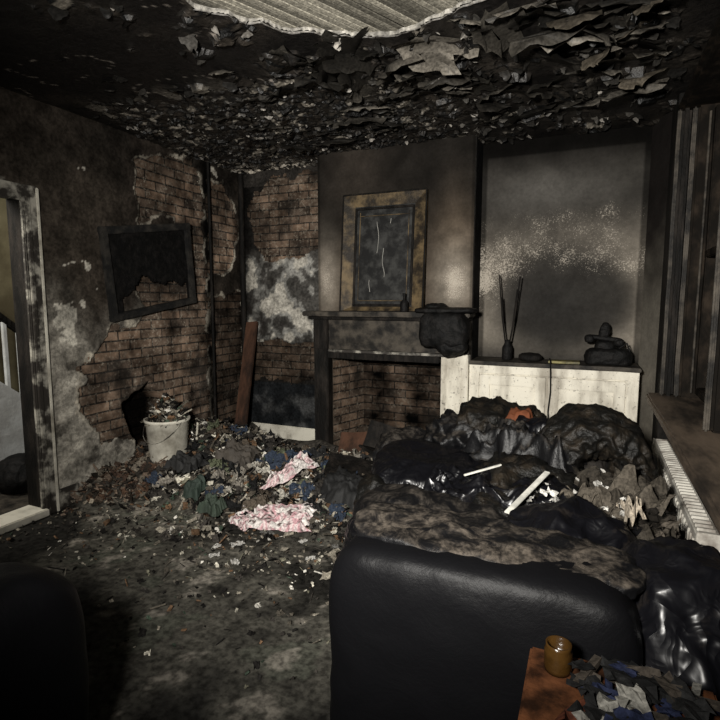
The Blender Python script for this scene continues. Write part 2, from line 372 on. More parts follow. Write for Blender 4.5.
# ---------------------------------------------------------------- ceiling
HP=[(-1.62,1.80),(-1.64,1.95),(-1.5,2.12),(-1.36,2.28),(-1.22,2.38),(-1.05,2.48),(-.9,2.51),(-.75,2.48),(-.6,2.42),(-.45,2.37),(-.34,2.22),(-.3,2.0),(-.35,1.5),(-1.5,1.3)]
def blf(x,y):
    a=sst(2.3,2.9,y+.3*ns(x,y,3,1.5))*sst(-.3,-1.3,x+.3*ns(x,y,9,1.5))
    return a*sst(-3.3,-2.9,x+.4*sst(2.6,4,y))
def f_ceil(s,t,y0):
    x=XL+s;y=y0+t
    n1=fbm(x,y,2,1.3,4);n2=fbm(x,y,6,4,5);n3=fbm(x,y,8,11,4)
    c=lc((.008,.007,.0065),(.026,.022,.018),sst(-.4,.5,n1+.5*n2))
    bl=blf(x,y)
    S=lerp(7,20,1 if bl>.45+.2*n2 else 0)
    dx=.05*ns(x,y,1,7);dy=.05*ns(x,y,4,7)
    ds,pt=noise.voronoi(Vector(((x+dx)*S,(y+dy)*S,0)))
    h=ns(pt[0].x*3.7,pt[0].y*5.1,2.3);h2=ns(pt[0].x*7.7,pt[0].y*2.1,9.3);ed=ds[1]-ds[0]
    p=n2+.6*n1+.15*h
    zone=max(bl,sst(.12,.24,p)*sst(-2.9,-2.2,x+.4*n1))
    tilt=(pt[0].x/S-(x+dx))*h2*2+(pt[0].y/S-(y+dy))*h*2
    dp=zone*(.010+.022*h+.35*tilt)*(1 if bl>.3 else .8)
    dp+=.006*n2
    g=.4+1.6*max(0,h2)
    c2=tuple(q*g for q in (.045,.038,.031))
    if h2>.36: c2=(.19,.17,.14)
    if h>.35: c2=(.008,.0075,.007)
    c=lc(c,c2,zone)
    if ed<.10: c=lc(c,(.004,.004,.004),zone)
    cr=abs(fbm(x*.6,y*1.5,40,1.3,4))
    if cr<.006 and x<-1.7 and y<2.9: c=(.16,.14,.12)
    cn=sst(4.2,4.45,y+.1*n2)*sst(-2.3,-2.7,x)*(n3>-.1)
    c=lc(c,(.55,.50,.42),cn)
    return tuple(cl(q) for q in c),0,1,0,dp
def holefn(s,t,y0):
    x=XL+s;y=y0+t;return sdp(x,y,HP)+.03*ns(x,y,0,9)+.012*ns(x,y,0,30)>0
ce=grp('ceiling')
wall_grid('plaster_far',(XL,1.6,H),(1,0,0),(0,1,0),(0,0,-1),XR-XL,2.9,.0135,lambda s,t:f_ceil(s,t,1.6),M_CEIL,ce,lambda s,t:holefn(s,t,1.6),smooth=False)
wall_grid('plaster_near',(XL,-.6,H),(1,0,0),(0,1,0),(0,0,-1),XR-XL,2.2,.04,lambda s,t:f_ceil(s,t,-.6),M_CEIL,ce,lambda s,t:holefn(s,t,-.6))
lv=[];lf=[];lcx=[]
def addbox(vs,fs,cs,c,sz,Rm,col,jit=0):
    b=len(vs)
    for sx in (-1,1):
        for sy in (-1,1):
            for sz_ in (-1,1):
                p=Vector((sx*sz[0]/2,sy*sz[1]/2,sz_*sz[2]/2))
                if jit: p*=1+R.uniform(-jit,jit)
                vs.append(Rm@p+Vector(c));cs.append(col)
    for q in ((0,1,3,2),(4,6,7,5),(0,4,5,1),(2,3,7,6),(0,2,6,4),(1,5,7,3)): fs.append(tuple(b+i for i in q))
RmL=Matrix.Rotation(math.radians(66),3,'Z')
for i in range(80):
    q=-1.4+i*.034
    g=R.uniform(.07,.32);c=Vector((-.95,1.9,H+.022))+RmL@Vector((0,q,0))
    addbox(lv,lf,lcx,c,(2.2,.024,.007),RmL@Matrix.Rotation(R.uniform(-.05,.05),3,'X')@Matrix.Rotation(R.uniform(-.008,.008),3,'Z'),(g,g*.93,g*.76))
mk('exposed_laths',lv,lf,M_RUB,ce,lcx)
mk('void_above_laths',[(-2.6,.3,H+.06),(.6,.3,H+.06),(.6,3.4,H+.06),(-2.6,3.4,H+.06)],[(0,1,2,3)],M_CHAR,ce)
rv=[];rf=[];rc=[];dense=[]
for i in range(len(HP)):
    a=Vector(HP[i]);b=Vector(HP[(i+1)%len(HP)]);m=max(1,int((b-a).length/.015))
    for j in range(m): dense.append(a.lerp(b,j/m))
cc=Vector((-.95,1.9))
for i,p in enumerate(dense):
    dr=(p-cc).normalized();o_=.03*ns(p.x,p.y,0,9)+.012*ns(p.x,p.y,0,30)
    pe=p+dr*(o_+.012);pin=pe-dr*(.004+.006*R.random())
    z2=H-.003-.006*abs(ns(p.x,p.y,4,12))
    rv+=[(pe.x,pe.y,z2),(pin.x,pin.y,H+.004),(pin.x,pin.y,H+.02)]
    g=R.uniform(.12,.36);rc+=[(.06,.055,.05),(g,g*.95,g*.85),(g,g*.95,g*.85)]
n_=len(dense)
for i in range(n_):
    for k in range(2): rf.append((i*3+k,i*3+k+1,((i+1)%n_)*3+k+1,((i+1)%n_)*3+k))
mk('torn_plaster_edge',rv,rf,M_FLK,ce,rc)
fv=[];ff=[];fc=[]
def flake(c,L,W,curl,az,col,tilt=0,n=5):
    b=len(fv);Rz=Matrix.Rotation(az,3,'Z');x=0;z=0;a=tilt;sk=R.uniform(-.4,.4);sd=R.uniform(0,90)
    for i in range(n+1):
        q=i/n
        ww=W*(1-.8*q**2.5)*(1+.35*ns(sd,q*3,0));off=W*.25*ns(sd+9,q*3,0)
        wp=0.12*W*ns(sd,q*4,5)
        for j in range(4):
            s_=(j/3-.5)
            jt=R.uniform(-.06,.06)*W
            fv.append(Vector(c)+Rz@Vector((x+jt,s_*ww+off+sk*x,-z+wp*(1 if j in(0,3) else -.4)-.10*ww*(abs(s_)*2)**2*q)))
            k_=1.8 if (j in (0,3) or i==n) and n>5 else 1
            fc.append(tuple(cl(v*k_) for v in col))
        a+=curl/n;x+=L/n*math.cos(a);z+=L/n*math.sin(a)
    for i in range(n):
        for j in range(3): ff.append((b+4*i+j,b+4*i+j+1,b+4*i+j+5,b+4*i+j+4))
cnt=0;tries=0
while cnt<1700 and tries<60000:
    tries+=1
    x=R.uniform(XL+.05,XR-.1);y=R.uniform(1.7,4.45)
    p=fbm(x,y,6,4,5)+.6*fbm(x,y,2,1.3,4);bl=blf(x,y)
    pr=.6*bl+(.5 if .10<p<.30 and x>-2.7 else 0)
    if R.random()>pr or sdp(x,y,HP)>-.04 or (y>YC-.03 and x>CX0-.05 and x<CX1): continue
    cnt+=1
    L=R.uniform(.015,.055)*(1.2 if bl<.3 else .75)
    g=R.choice([.008,.008,.012,.012,.02,.03,.05,.09]) if R.random()<.9 else .28
    flake((x,y,H-.004),L,L*R.uniform(.8,1.6),R.uniform(.1,1.0),R.uniform(0,6.28),(g,g*.93,g*.83),R.uniform(.1,.5))
cnt=0
while cnt<110:
    x=R.uniform(-2.6,.3);y=R.uniform(2.5,3.95)
    if sdp(x,y,HP)>-.1: continue
    if x<-1.6 and R.random()<.6: continue
    cnt+=1
    L=R.uniform(.07,.22);g=R.choice([.008,.01,.015,.02,.03,.05,.08])
    flake((x,y,H-.002),L,L*R.uniform(1.0,2.4),R.uniform(.2,.8),R.gauss(4.5,.9),(g,g*.9,g*.75),R.uniform(.03,.18),10)
for c_,L,W,az,g in (((.16,2.95,H-.005),.24,.26,3.6,.09),((.05,3.1,H-.005),.2,.2,4.2,.05),((.3,2.6,H-.005),.22,.24,3.9,.05),((-.1,2.7,H-.005),.2,.24,4.6,.03),((.2,3.5,H-.005),.2,.26,4.4,.06)):
    flake(c_,L,W,.9,az,(g,g*.85,g*.65),.1,10)
mk('hanging_paint_flakes',fv,ff,M_FLK,ce,fc,smooth=True)
cr=grp('ceiling_light_fitting')
lathe('rose',(-1.48,2.50,H-.055),[(.0,0),(.015,0),(.022,.01),(.028,.02),(.045,.03),(.05,.04),(.048,.055)],M_CHAR,cr)
# ---------------------------------------------------------------- floor
def pileh(x,y):
    a=sst(2.35,3.3,y)*sst(4.5,3.9,y+.0)*sst(-.55,-1.3,x)
    b=.16+.12*fbm(x,y,1,1.8,3)+.1*sst(-2.6,-3.2,x)*sst(2.6,3.2,y)
    edge=sst(-.1,.25,a*1.1-.25+.2*fbm(x,y,5,2.5,3))
    w_=.16*sst(-2.9,-3.25,x+.15*fbm(x,y,3,3,3))*sst(2.38,2.65,y)
    return max(0,b*a*edge,w_)
def f_floor(s,t):
    x=XL+s;y=-.6+t;n1=fbm(x,y,2,1.7,4);n2=fbm(x,y,6,6,5)
    c=lc((.017,.016,.014),(.100,.094,.078),sst(-.4,.6,n1+.6*n2))
    if n1>.5: c=lc(c,(.08,.09,.068),.4)
    if n2+.4*n1>.52: c=lc(c,(.30,.27,.23),.6)
    c=lc(c,(.008,.008,.0075),sst(2.3,1.2,y)*.55)  # light falloff painted in: floor colour darkens towards the camera
    hp=pileh(x,y)
    c=lc(c,(.05,.045,.038),sst(.02,.1,hp))
    return tuple(cl(q) for q in c),0,1,0,hp+.006*n2
fl=grp('floor')
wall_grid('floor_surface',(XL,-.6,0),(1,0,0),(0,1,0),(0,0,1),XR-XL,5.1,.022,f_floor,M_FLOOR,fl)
box('baseboard_back',(XL+.01,YB-.025,0),(CX0-.01,YB-.002,.16),M_WHITE,None,.006)
# ---------------------------------------------------------------- rubble
uv_=[];uf=[];uc=[]
PAL=[(.045,.04,.035)]*6+[(.10,.088,.07)]*5+[(.012,.011,.010)]*8+[(.26,.235,.19)]*4+[(.52,.49,.41)]*2+[(.14,.085,.05)]*3+[(.05,.07,.05)]*1+[(.70,.67,.60)]+[(.20,.19,.14)]
def sheet(c,L,W,Rm,col,amp,n=4):
    b=len(uv_);ph=R.uniform(0,99)
    for i in range(n+1):
        for j in range(n+1):
            p=Vector((L*(i/n-.5),W*(j/n-.5),amp*ns(i*3.6/n+ph,j*3.6/n,0,1)*1.6))
            p.x+=R.uniform(-.1,.1)*L*4/n;p.y+=R.uniform(-.1,.1)*W*4/n
            uv_.append(Rm@p+Vector(c));uc.append(col)
    for i in range(n):
        for j in range(n):
            a=b+i*(n+1)+j;uf.append((a,a+1,a+n+2,a+n+1))
def chip(x,y,z,s,pal=None):
    col=R.choice(pal or PAL);f_=R.uniform(.6,1.3);col=tuple(q*f_ for q in col)
    Rm=Euler((R.uniform(-.8,.8),R.uniform(-.8,.8),R.uniform(0,6.28))).to_matrix()
    k=R.random()
    if k<.45: addbox(uv_,uf,uc,(x,y,z+s*.2),(s,s*R.uniform(.5,1),s*R.uniform(.12,.5)),Rm,col,.35)
    elif k<.6: addbox(uv_,uf,uc,(x,y,z+s*.3),(s*R.uniform(2,4),s*.25,s*.2),Rm,col,.1)
    else: sheet((x,y,z+s*.25),s*R.uniform(1,1.8),s*R.uniform(.8,1.3),Rm,col,s*.5)
BPAL=[(.10,.06,.04),(.06,.04,.03),(.16,.12,.09),(.03,.025,.02),(.22,.19,.15)]
cnt=0
while cnt<5400:
    x=R.uniform(XL+.03,-.6);y=R.uniform(2.25,3.95)
    hp=pileh(x,y)
    if hp<.01 and R.random()>.08: continue
    cnt+=1
    chip(x,y,hp+R.uniform(0,.03),R.choice([.012,.018,.022,.028,.036,.05])*R.uniform(.7,1.2),BPAL if (x<-2.9 and y<3.0) else None)
for i in range(110):
    x=R.uniform(-3.0,-1.1);y=R.uniform(2.6,3.8);s=R.uniform(.06,.14)
    if pileh(x,y)>.03:
        c=R.choice([(.012,.012,.012),(.03,.027,.024),(.08,.065,.05),(.22,.2,.17),(.02,.02,.02),(.40,.38,.33),(.10,.11,.07),(.03,.04,.06)])
        Rm=Euler((R.uniform(-.5,.5),R.uniform(-.5,.5),R.uniform(0,6.28))).to_matrix()
        sheet((x,y,pileh(x,y)+.04),s*1.5,s,Rm,c,s*.4,8)
mk('rubble_pile',uv_,uf,M_RUB,None,uc)
uv_=[];uf=[];uc=[]
for i in range(350):
    x=R.uniform(-2.0,-1.2);y=R.uniform(4.05,4.5);chip(x,y,.04+.08*R.random()*sst(4,4.4,y),R.uniform(.02,.06))
fs_=grp('fireplace_surround')
mk('hearth_rubble',uv_,uf,M_RUB,fs_,uc)
uv_=[];uf=[];uc=[]
for i in range(1300):
    x=R.uniform(XL+.05,-.3);y=2.65-abs(R.gauss(0,.5))
    if y<.2: continue
    chip(x,y,.003,R.uniform(.005,.022)*(1.6 if R.random()<.06 else 1))
for i in range(8):
    x=R.uniform(-2.0,-1.2);y=R.uniform(2.2,2.6);s=R.uniform(.03,.06)
    g=R.choice([.4,.2,.12]);sheet((x,y,.012),s*1.5,s,Euler((R.uniform(-.1,.1),R.uniform(-.1,.1),R.uniform(0,6.28))).to_matrix(),(g,g*.97,g*.9),s*.2,8)
mk('floor_debris',uv_,uf,M_RUB,None,uc)
def cloth(name,c,w,d,amp,mat,par=None,n=60,rz=0,cols=None,base=None,seed=0,sc1=7):
    v=[];f=[];cc=[]
    Rm=Matrix.Rotation(rz,3,'Z')
    for i in range(n+1):
        for j in range(n+1):
            u=i/n-.5;t=j/n-.5
            edge=1+.35*ns(u*3+seed,t*3,0)+.15*ns(u*9+seed,t*9,0)
            p=Rm@Vector((u*w*edge,t*d*edge,0))
            X,Y=c[0]+p.x,c[1]+p.y
            hh=(base(X,Y) if base else 0)
            z=c[2]+hh+amp*(1-2*abs(ns(X+seed,Y,0,sc1)))*.5+amp*.4*(1-2*abs(ns(X,Y+seed,0,sc1*2.4)))+amp*.12*(1-2*abs(ns(X,Y+seed,0,sc1*5)))+amp*.6
            fall=1-sst(.38,.5,max(abs(u),abs(t)));z=c[2]+hh+.01+(z-c[2]-hh)*(.25+.75*fall)
            v.append((X,Y,z))
            if cols: cc.append(cols(u,t))
    for i in range(n):
        for j in range(n):
            a=i*(n+1)+j;f.append((a,a+1,a+n+2,a+n+1))
    return mk(name,v,f,mat,par,cc if cols else None,smooth=True)
def pinkc(u,t):
    s_=math.sin(u*70+6*ns(u,t,0,6));k=ns(u,t,3,12);k2=ns(u,t,8,4)
    c=(.60,.50,.49) if s_>-.3 else (.48,.28,.30)
    if k2>.12: c=(.64,.60,.57)
    if k<-.3: c=(.10,.075,.07)
    return c
M_FAB=m_vcol('soiled_fabric',.85,.2,70,.3)
pf=grp('pink_striped_fabric')
cloth('lower_fold',(-1.72,2.68,.015),.46,.20,.045,M_FAB,pf,rz=.25,cols=pinkc,base=lambda x,y:pileh(x,y)*.95,seed=3,sc1=7)
cloth('upper_fold',(-1.90,3.12,.05),.14,.4,.06,M_FAB,pf,rz=-.5,cols=pinkc,base=pileh,seed=8,sc1=7)
cloth('side_fold',(-1.95,2.62,.015),.2,.14,.035,M_FAB,pf,rz=-.3,cols=pinkc,base=pileh,seed=18,sc1=7)
for i,(x,y,w_,d_,m_) in enumerate(((-2.45,2.75,.14,.12,(.03,.045,.035)),(-2.2,2.62,.14,.12,(.04,.055,.04)),(-2.75,3.0,.26,.2,(.02,.02,.02)),(-2.5,3.3,.3,.2,(.07,.06,.05)),(-1.4,3.0,.3,.3,(.012,.012,.012)))):
    cloth('crumpled_rag',(x,y,.03),w_,d_,.07,m_plain('rag_%d'%i,m_,.7,.3),None,30,seed=i*7,base=pileh,sc1=11)
bk=grp('rubble_bucket')
prof=[(.0,.0),(.135,0),(.14,.01),(.165,.35),(.175,.355),(.175,.375),(.162,.375),(.155,.33),(.13,.02),(0,.02)]
BX,BY=-3.04,3.12;bz=pileh(BX,BY)*.5
lathe('bucket_shell',(BX,BY,bz),prof,M_WHITE,bk,40)
tube('bucket_handle',[(BX-.17*math.cos(a),BY-.17*math.sin(a)*.9-.03,bz+.36-.15*math.sin(a)) for a in [math.pi*i/14 for i in range(15)]],.003,M_WHITED,bk)
uv_=[];uf=[];uc=[]
for i in range(360):
    a=R.uniform(0,6.28);r=.15*math.sqrt(R.random());z=bz+.33+.24*(1-(r/.15)**1.3)*R.uniform(.6,1);chip(BX+r*math.cos(a),BY+r*math.sin(a),z,R.uniform(.02,.055))
mk('bucket_contents',uv_,uf,M_RUB,bk,uc)
pl=box('leaning_plank',(-.065,-.015,-.62),(.065,.015,.62),M_WOOD,None,.004,jit=.004)
pl.location=(-3.10,4.24,.62);pl.rotation_euler=(math.radians(-17),math.radians(-3),0)
pp=grp('burnt_conduit')
tube('pipe',[(XL+.03,3.98,.05),(XL+.03,3.985,1.2),(XL+.035,3.98,2.68)],.014,M_CHAR,pp)
tube('corner_pipe',[(XL+.04,4.46,.05),(XL+.04,4.46,2.68)],.028,M_CHAR,pp)
# picture frame on left wall
pfm=grp('burnt_picture_frame')
cy,cz,W2,H2=3.24,1.68,.46,.345;an=math.radians(9)
def fp(u,w,off):
    return (XL+off+.05*(w+H2)/(2*H2),cy+u*math.cos(an)-w*math.sin(an),cz+u*math.sin(an)+w*math.cos(an))
M_FRB=m_noise('charred_picture_frame',(.012,.012,.012),(.035,.032,.028),10,.4,.2,.4,.7,40,.5)
def fbar(u0,w0,u1,w1,mat=M_FRB,x0=.01,x1=.055,nm='frame_bar'):
    o=box(nm,(x0,u0,w0),(x1,u1,w1),mat,pfm,.006,jit=.003);c=o.location.copy()
    o.location=fp(c[1],c[2],c[0]);o.rotation_euler=(an,.07,0);return o
fbar(-W2,-H2,W2,-H2+.055);fbar(-W2,H2-.055,W2,H2);fbar(-W2,-H2,-W2+.055,H2);fbar(W2-.055,-H2,W2,H2)
v=[];f=[];n=50
for i in range(n+1):
    for j in range(n+1):
        u=lerp(-W2+.05,W2-.05,i/n);w=lerp(-H2+.05,H2-.05,j/n);v.append(fp(u,w,.025+.008*ns(u,w,0,8)))
for i in range(n):
    for j in range(n):
        u=(i+.5)/n;w=(j+.5)/n
        if w<.34+.18*ns(u,0,1,4)-.25*abs(u-.55)+.04*ns(u,w,0,20) and .1<u<.97: continue
        a=i*(n+1)+j;f.append((a,a+1,a+n+2,a+n+1))
mk('charred_canvas',v,f,M_BLACK,pfm,smooth=True)
# ---------------------------------------------------------------- fireplace surround
box('mantel_shelf',(-2.30,3.98,1.295),(-.84,4.199,1.335),M_MANT,fs_,.008,jit=.003)
box('shelf_moulding',(-2.27,4.05,1.265),(-.86,4.199,1.295),M_CHAR,fs_,.01)
box('frieze',(-2.24,4.12,1.0),(-.87,4.199,1.265),M_MANT,fs_,.004,jit=.003)
box('frieze_panel',(-2.0,4.108,1.06),(-1.2,4.12,1.22),M_MANT,fs_,.006)
box('pilaster_left',(-2.25,4.10,0),(-2.11,4.199,1.0),M_CHAR,fs_,.006,jit=.004)
box('pilaster_left_upper',(-2.25,4.09,1.0),(-2.11,4.13,1.265),M_CHAR,fs_,.006)
box('pilaster_right',(-1.09,4.11,0),(-.872,4.199,1.0),M_CUP,fs_,.006,jit=.002)
box('pilaster_right_panel',(-1.04,4.095,.12),(-.92,4.11,.9),M_CUP,fs_,.006)
box('lintel_ledge',(-2.08,4.04,.985),(-1.02,4.199,1.005),M_WHITED,fs_,.005,jit=.003)
box('lintel_bar',(-2.10,4.08,.925),(-1.10,4.199,.985),M_CHAR,fs_,.006,jit=.003)
box('hearth_slab',(-2.25,3.97,0),(-.9,4.199,.04),M_MANT,fs_,.01)
b=box('charred_board',(-.2,-.012,-.2),(.2,.012,.2),M_CHAR,None,.006,jit=.01);b.location=(-1.45,3.84,.235);b.rotation_euler=(math.radians(-25),math.radians(14),math.radians(8))
b=box('charred_board',(-.16,-.01,-.16),(.16,.01,.16),M_WOOD,None,.006,jit=.01);b.location=(-1.75,3.86,.20);b.rotation_euler=(math.radians(-35),math.radians(-10),math.radians(-8))
for i,(x,y,z,rx,rz_) in enumerate(((-1.5,3.35,.22,.35,.3),(-1.35,3.6,.25,-.3,-.5),(-1.25,3.15,.15,.2,1.1))):
    b=box('charred_board',(-.22,-.13,-.01),(.22,.13,.01),M_CHAR,None,.006,jit=.015);b.location=(x,y,z);b.rotation_euler=(rx,.15,rz_)
mf=grp('overmantel_mirror')
def mp(x,z,y=0):
    return Vector((x,YC-.02-.098-y+ (z-1.335)*math.tan(math.radians(5)),z))
x0,x1,z0,z1=-1.965,-1.235,1.337,2.31
def bev(xa,za,xb,zb,xc,zc,xd,zd,ya,yb,mat,nm):
    v=[mp(xa,za,ya),mp(xb,zb,ya),mp(xc,zc,yb),mp(xd,zd,yb),mp(xa,za,-.01),mp(xb,zb,-.01),mp(xc,zc,-.01),mp(xd,zd,-.01)]
    mk(nm,v,[(0,1,2,3),(4,7,6,5),(0,4,5,1),(2,6,7,3),(0,3,7,4),(1,5,6,2)],mat,mf)
w=.10
for (A,B,C,D,nm) in (((x0,z0),(x1,z0),(x1-w,z0+w*.4),(x0+w,z0+w*.4),'bottom'),((x0,z1),(x1,z1),(x1-w,z1-w),(x0+w,z1-w),'top'),((x0,z0),(x0,z1),(x0+w,z1-w),(x0+w,z0+w*.4),'left'),((x1,z0),(x1,z1),(x1-w,z1-w),(x1-w,z0+w*.4),'right')):
    bev(*A,*B,*C,*D,.035,.005,M_FRAME,'frame_'+nm)
for a,b_ in (((x0,z0),(x1,z0)),((x0,z1),(x1,z1)),((x0,z0),(x0,z1)),((x1,z0),(x1,z1))): tube('outer_bead',[mp(*a,.035),mp(*b_,.035)],.007,M_CHAR,mf)
xi0,xi1,zi0,zi1=x0+w,x1-w,z0+w*.4,z1-w
mk('sooty_pane',[mp(xi0,zi0,.0),mp(xi1,zi0,.0),mp(xi1,zi1,.0),mp(xi0,zi1,.0)],[(0,1,2,3)],M_PANEL,mf)
for q,e in ((.012,.010),(.05,.004)):
    for a,b_ in (((xi0+q,zi0+q),(xi1-q,zi0+q)),((xi0+q,zi1-q*1.6),(xi1-q,zi1-q*1.6)),((xi0+q,zi0+q),(xi0+q,zi1-q)),((xi1-q,zi0+q),(xi1-q,zi1-q))):
        tube('inner_bead',[mp(*a,.006),mp(*b_,.006)],e,M_CHAR if e>.005 else M_FRAME,mf)
M_DRIP=m_plain('white_drip',(.36,.35,.32),.6,.3,.6)
for xx,za,zb in ((-1.66,2.08,1.80),(-1.60,1.86,1.60),(-1.54,2.10,2.04),(-1.72,1.60,1.48)):
    p=[];z=za
    while z>zb: p.append(mp(xx+.035*ns(z,xx,0,7),z,.002));z-=.02
    tube('drip',p,.0026,M_DRIP,mf)
lathe('glass_bottle',(-1.37,4.0,1.336),[(0,0),(.03,0),(.033,.01),(.033,.07),(.028,.085),(.011,.10),(.011,.13),(.014,.135),(.014,.15),(0,.15)],M_BLACK,None)
mo=grp('melted_television')
blob('melted_case',(-1.03,3.955,1.20),(.36,.17,.26),M_BLACK,mo,4,.02,7,n=18,seed=4)
blob('melted_top',(-1.03,4.0,1.352),(.45,.24,.03),M_BLACK,mo,5,.014,9,n=16,seed=9)
blob('melted_droop',(-.96,3.95,1.08),(.2,.13,.12),M_BLACK,mo,2.5,.03,8,n=12,seed=2)
blob('crumbled_lump',(-1.11,4.0,1.37),(.14,.12,.05),M_BLACK,mo,3,.02,12,n=10,seed=12)
# ---------------------------------------------------------------- cupboard
cu=grp('alcove_cupboard')
box('carcass',(-.868,4.17,0),(.335,4.495,.925),M_CUP,cu,.003)
box('worktop',(-.868,4.12,.925),(.345,4.495,.955),M_MANT,cu,.006,jit=.003)
box('face_top_rail',(-.868,4.15,.86),(.335,4.17,.925),M_CUP,cu,.003)
box('face_stile_left',(-.868,4.15,0),(-.79,4.17,.86),M_CUP,cu,.003)
box('face_stile_right',(.26,4.15,0),(.335,4.17,.86),M_CUP,cu,.003)
for a,b_ in ((-.78,-.29),(-.27,.25)):
    box('door_panel',(a,4.158,.03),(b_,4.169,.85),M_CUP,cu,.002)
    for q in ((a,.03,a+.075,.85),(b_-.075,.03,b_,.85),(a+.075,.03,b_-.075,.11),(a+.075,.77,b_-.075,.85)):
        box('door_rail',(q[0],4.138,q[1]),(q[2],4.16,q[3]),M_CUP,cu,.004)
lathe('knob',(-.31,4.12,.55),[(0,0),(.012,0),(.016,.01),(.012,.022),(0,.024)],M_CHAR,cu)
rv_=grp('reed_diffuser')
lathe('jar',(-.60,4.30,.956),[(0,0),(.035,0),(.04,.01),(.04,.10),(.03,.12),(.022,.14),(.025,.16),(.018,.16),(.015,.14),(0,.02)],M_BLACK,rv_)
for dx,dy,h in ((-.10,.03,.68),(.10,-.02,.66),(.07,.02,.56),(-.06,-.03,.5)):
    tube('reed',[(-.60,4.30,.98),(-.60+dx*.5,4.30+dy*.5,.956+h*.5),(-.60+dx*.85,4.3+dy,.956+h)],.005,M_CHAR,rv_)
ph=grp('melted_telephone')
blob('base',(.13,4.30,1.01),(.30,.2,.13),M_BLACK,ph,4,.016,9,seed=1,flat=.956)
blob('cradle',(.11,4.29,1.08),(.13,.10,.10),M_BLACK,ph,3,.012,9,seed=2,n=12)
blob('handset_grip',(.10,4.28,1.15),(.24,.045,.03),M_BLACK,ph,3,.006,9,(0,.10,0),seed=3,n=12)
blob('handset_ear',(.0,4.28,1.145),(.06,.06,.05),M_BLACK,ph,2.5,.008,9,seed=4,n=10)
blob('handset_mouth',(.20,4.28,1.12),(.06,.06,.05),M_BLACK,ph,2.5,.008,9,seed=6,n=10)
blob('melted_stub',(.10,4.29,1.20),(.06,.05,.12),M_BLACK,ph,3,.012,12,(0,.1,0),seed=5,n=10)
tube('melted_cord',[(.2,4.25,1.08),(.25,4.24,1.12),(.27,4.24,1.06),(.26,4.22,.98),(.2,4.2,.965)],.007,M_BLACK,ph)
box('yellow_magazine',(-.28,4.20,.956),(-.06,4.32,.972),m_plain('yellow_cover',(.20,.17,.05),.5,.3,.3),None,.003,jit=.003)
blob('charred_ornament',(-.42,4.28,.985),(.16,.1,.06),M_CHAR,None,3,.01,12,n=10,flat=.956)
tube('dangling_cable',[(-.27,4.2,.99),(-.26,4.13,.975),(-.255,4.10,.90),(-.25,4.11,.75),(-.262,4.11,.6),(-.25,4.10,.45)],.005,M_BLACK)
# ---------------------------------------------------------------- door & hall
dr=grp('door_1')
box('architrave_right',(XL+.0,2.22,0),(XL+.03,2.33,2.14),M_WHITED,dr,.006,jit=.002)
box('architrave_inner',(XL+.03,2.235,0),(XL+.045,2.265,2.1),M_WHITED,dr,.004)
box('architrave_edge',(XL+.03,2.31,0),(XL+.04,2.33,2.14),M_WHITE,dr,.004)
box('architrave_top',(XL+.0,1.3,2.05),(XL+.03,2.33,2.15),M_WHITED,dr,.006,jit=.002)
box('jamb_right',(XL-.14,2.23,0),(XL,2.26,2.1),M_CHAR,dr,.004)
box('jamb_left',(XL-.14,1.38,0),(XL,1.41,2.1),M_WHITED,dr,.004)
box('jamb_head',(XL-.14,1.38,2.07),(XL,2.26,2.1),M_WHITED,dr,.004)
box('threshold',(XL-.14,1.41,0),(XL+.05,2.25,.05),M_WHITE,dr,.006)
box('baseboard_left',(XL+.002,2.33,0),(XL+.022,2.5,.14),M_WHITED,None,.005)
hw=grp('wall_hall')
box('hall_wall',(-5.1,-.6,0),(-5.0,4.6,2.7),M_HALL,hw,0)
box('hall_end_wall',(-5.0,4.5,0),(XL-.14,4.6,2.7),M_HALL,hw,0)
box('hall_floor',(-5.0,-.6,-.05),(XL-.02,4.6,0),M_MANT,hw,0)
box('hall_ceiling',(-5.0,-.6,2.7),(XL-.02,4.6,2.75),M_MANT,hw,0)
st=grp('staircase')
SY=3.25;NS=11
for i in range(NS):
    y=SY-i*.22
    box('step',(-4.98,y-.24,0),(-4.25,y,.18*(i+1)),M_MANT,st,.004)
    for q in (0,.11):
        box('baluster',(-4.24,y-.05-q-.015,.18*(i+1)),(-4.21,y-.05-q+.015,.18*(i+1)+.68+(q*.8)),M_HALLW,st,.003)
a=math.atan2(.18,.22);Ls=NS*.22/math.cos(a)
o=box('handrail',(-.03,-Ls/2,-.025),(.03,Ls/2,.025),M_CHAR,st,.01);o.location=(-4.225,SY-1.21,1.78);o.rotation_euler=(-a,0,0)
pts=[(SY+.05,0),(SY+.05,.22),(SY-NS*.22,.22+NS*.18),(SY-NS*.22,0)]
v=[(-4.245,y,z) for y,z in pts]+[(-4.20,y,z) for y,z in pts]
mk('string_and_spandrel',v,[(0,1,2,3),(4,7,6,5),(0,4,5,1),(1,5,6,2),(2,6,7,3),(3,7,4,0)],M_HALLW,st)
blob('shoe_bag',(-3.9,2.5,.12),(.3,.3,.26),M_BLACK,None,2.5,.03,6,flat=0.0)
# ---------------------------------------------------------------- radiator
ra=grp('radiator')
box('panel_front',(.395,2.2,.14),(.405,3.7,.57),M_RAD,ra,.004)
box('panel_back',(.465,2.2,.14),(.475,3.7,.57),M_RAD,ra,.004)
for i in range(30): box('flute',(.388,2.23+i*.049,.17),(.396,2.255+i*.049,.54),M_RAD,ra,.003)
for i in range(36): box('top_grille',(.405,2.21+i*.041,.56),(.465,2.225+i*.041,.575),M_RAD,ra,.001)
box('end_cap',(.395,2.19,.14),(.475,2.20,.58),M_RAD,ra,.002)
box('valve_leg',(.42,2.34,0),(.45,2.37,.14),M_RAD,ra,.004);box('valve_leg',(.42,3.6,0),(.45,3.63,.14),M_RAD,ra,.004)
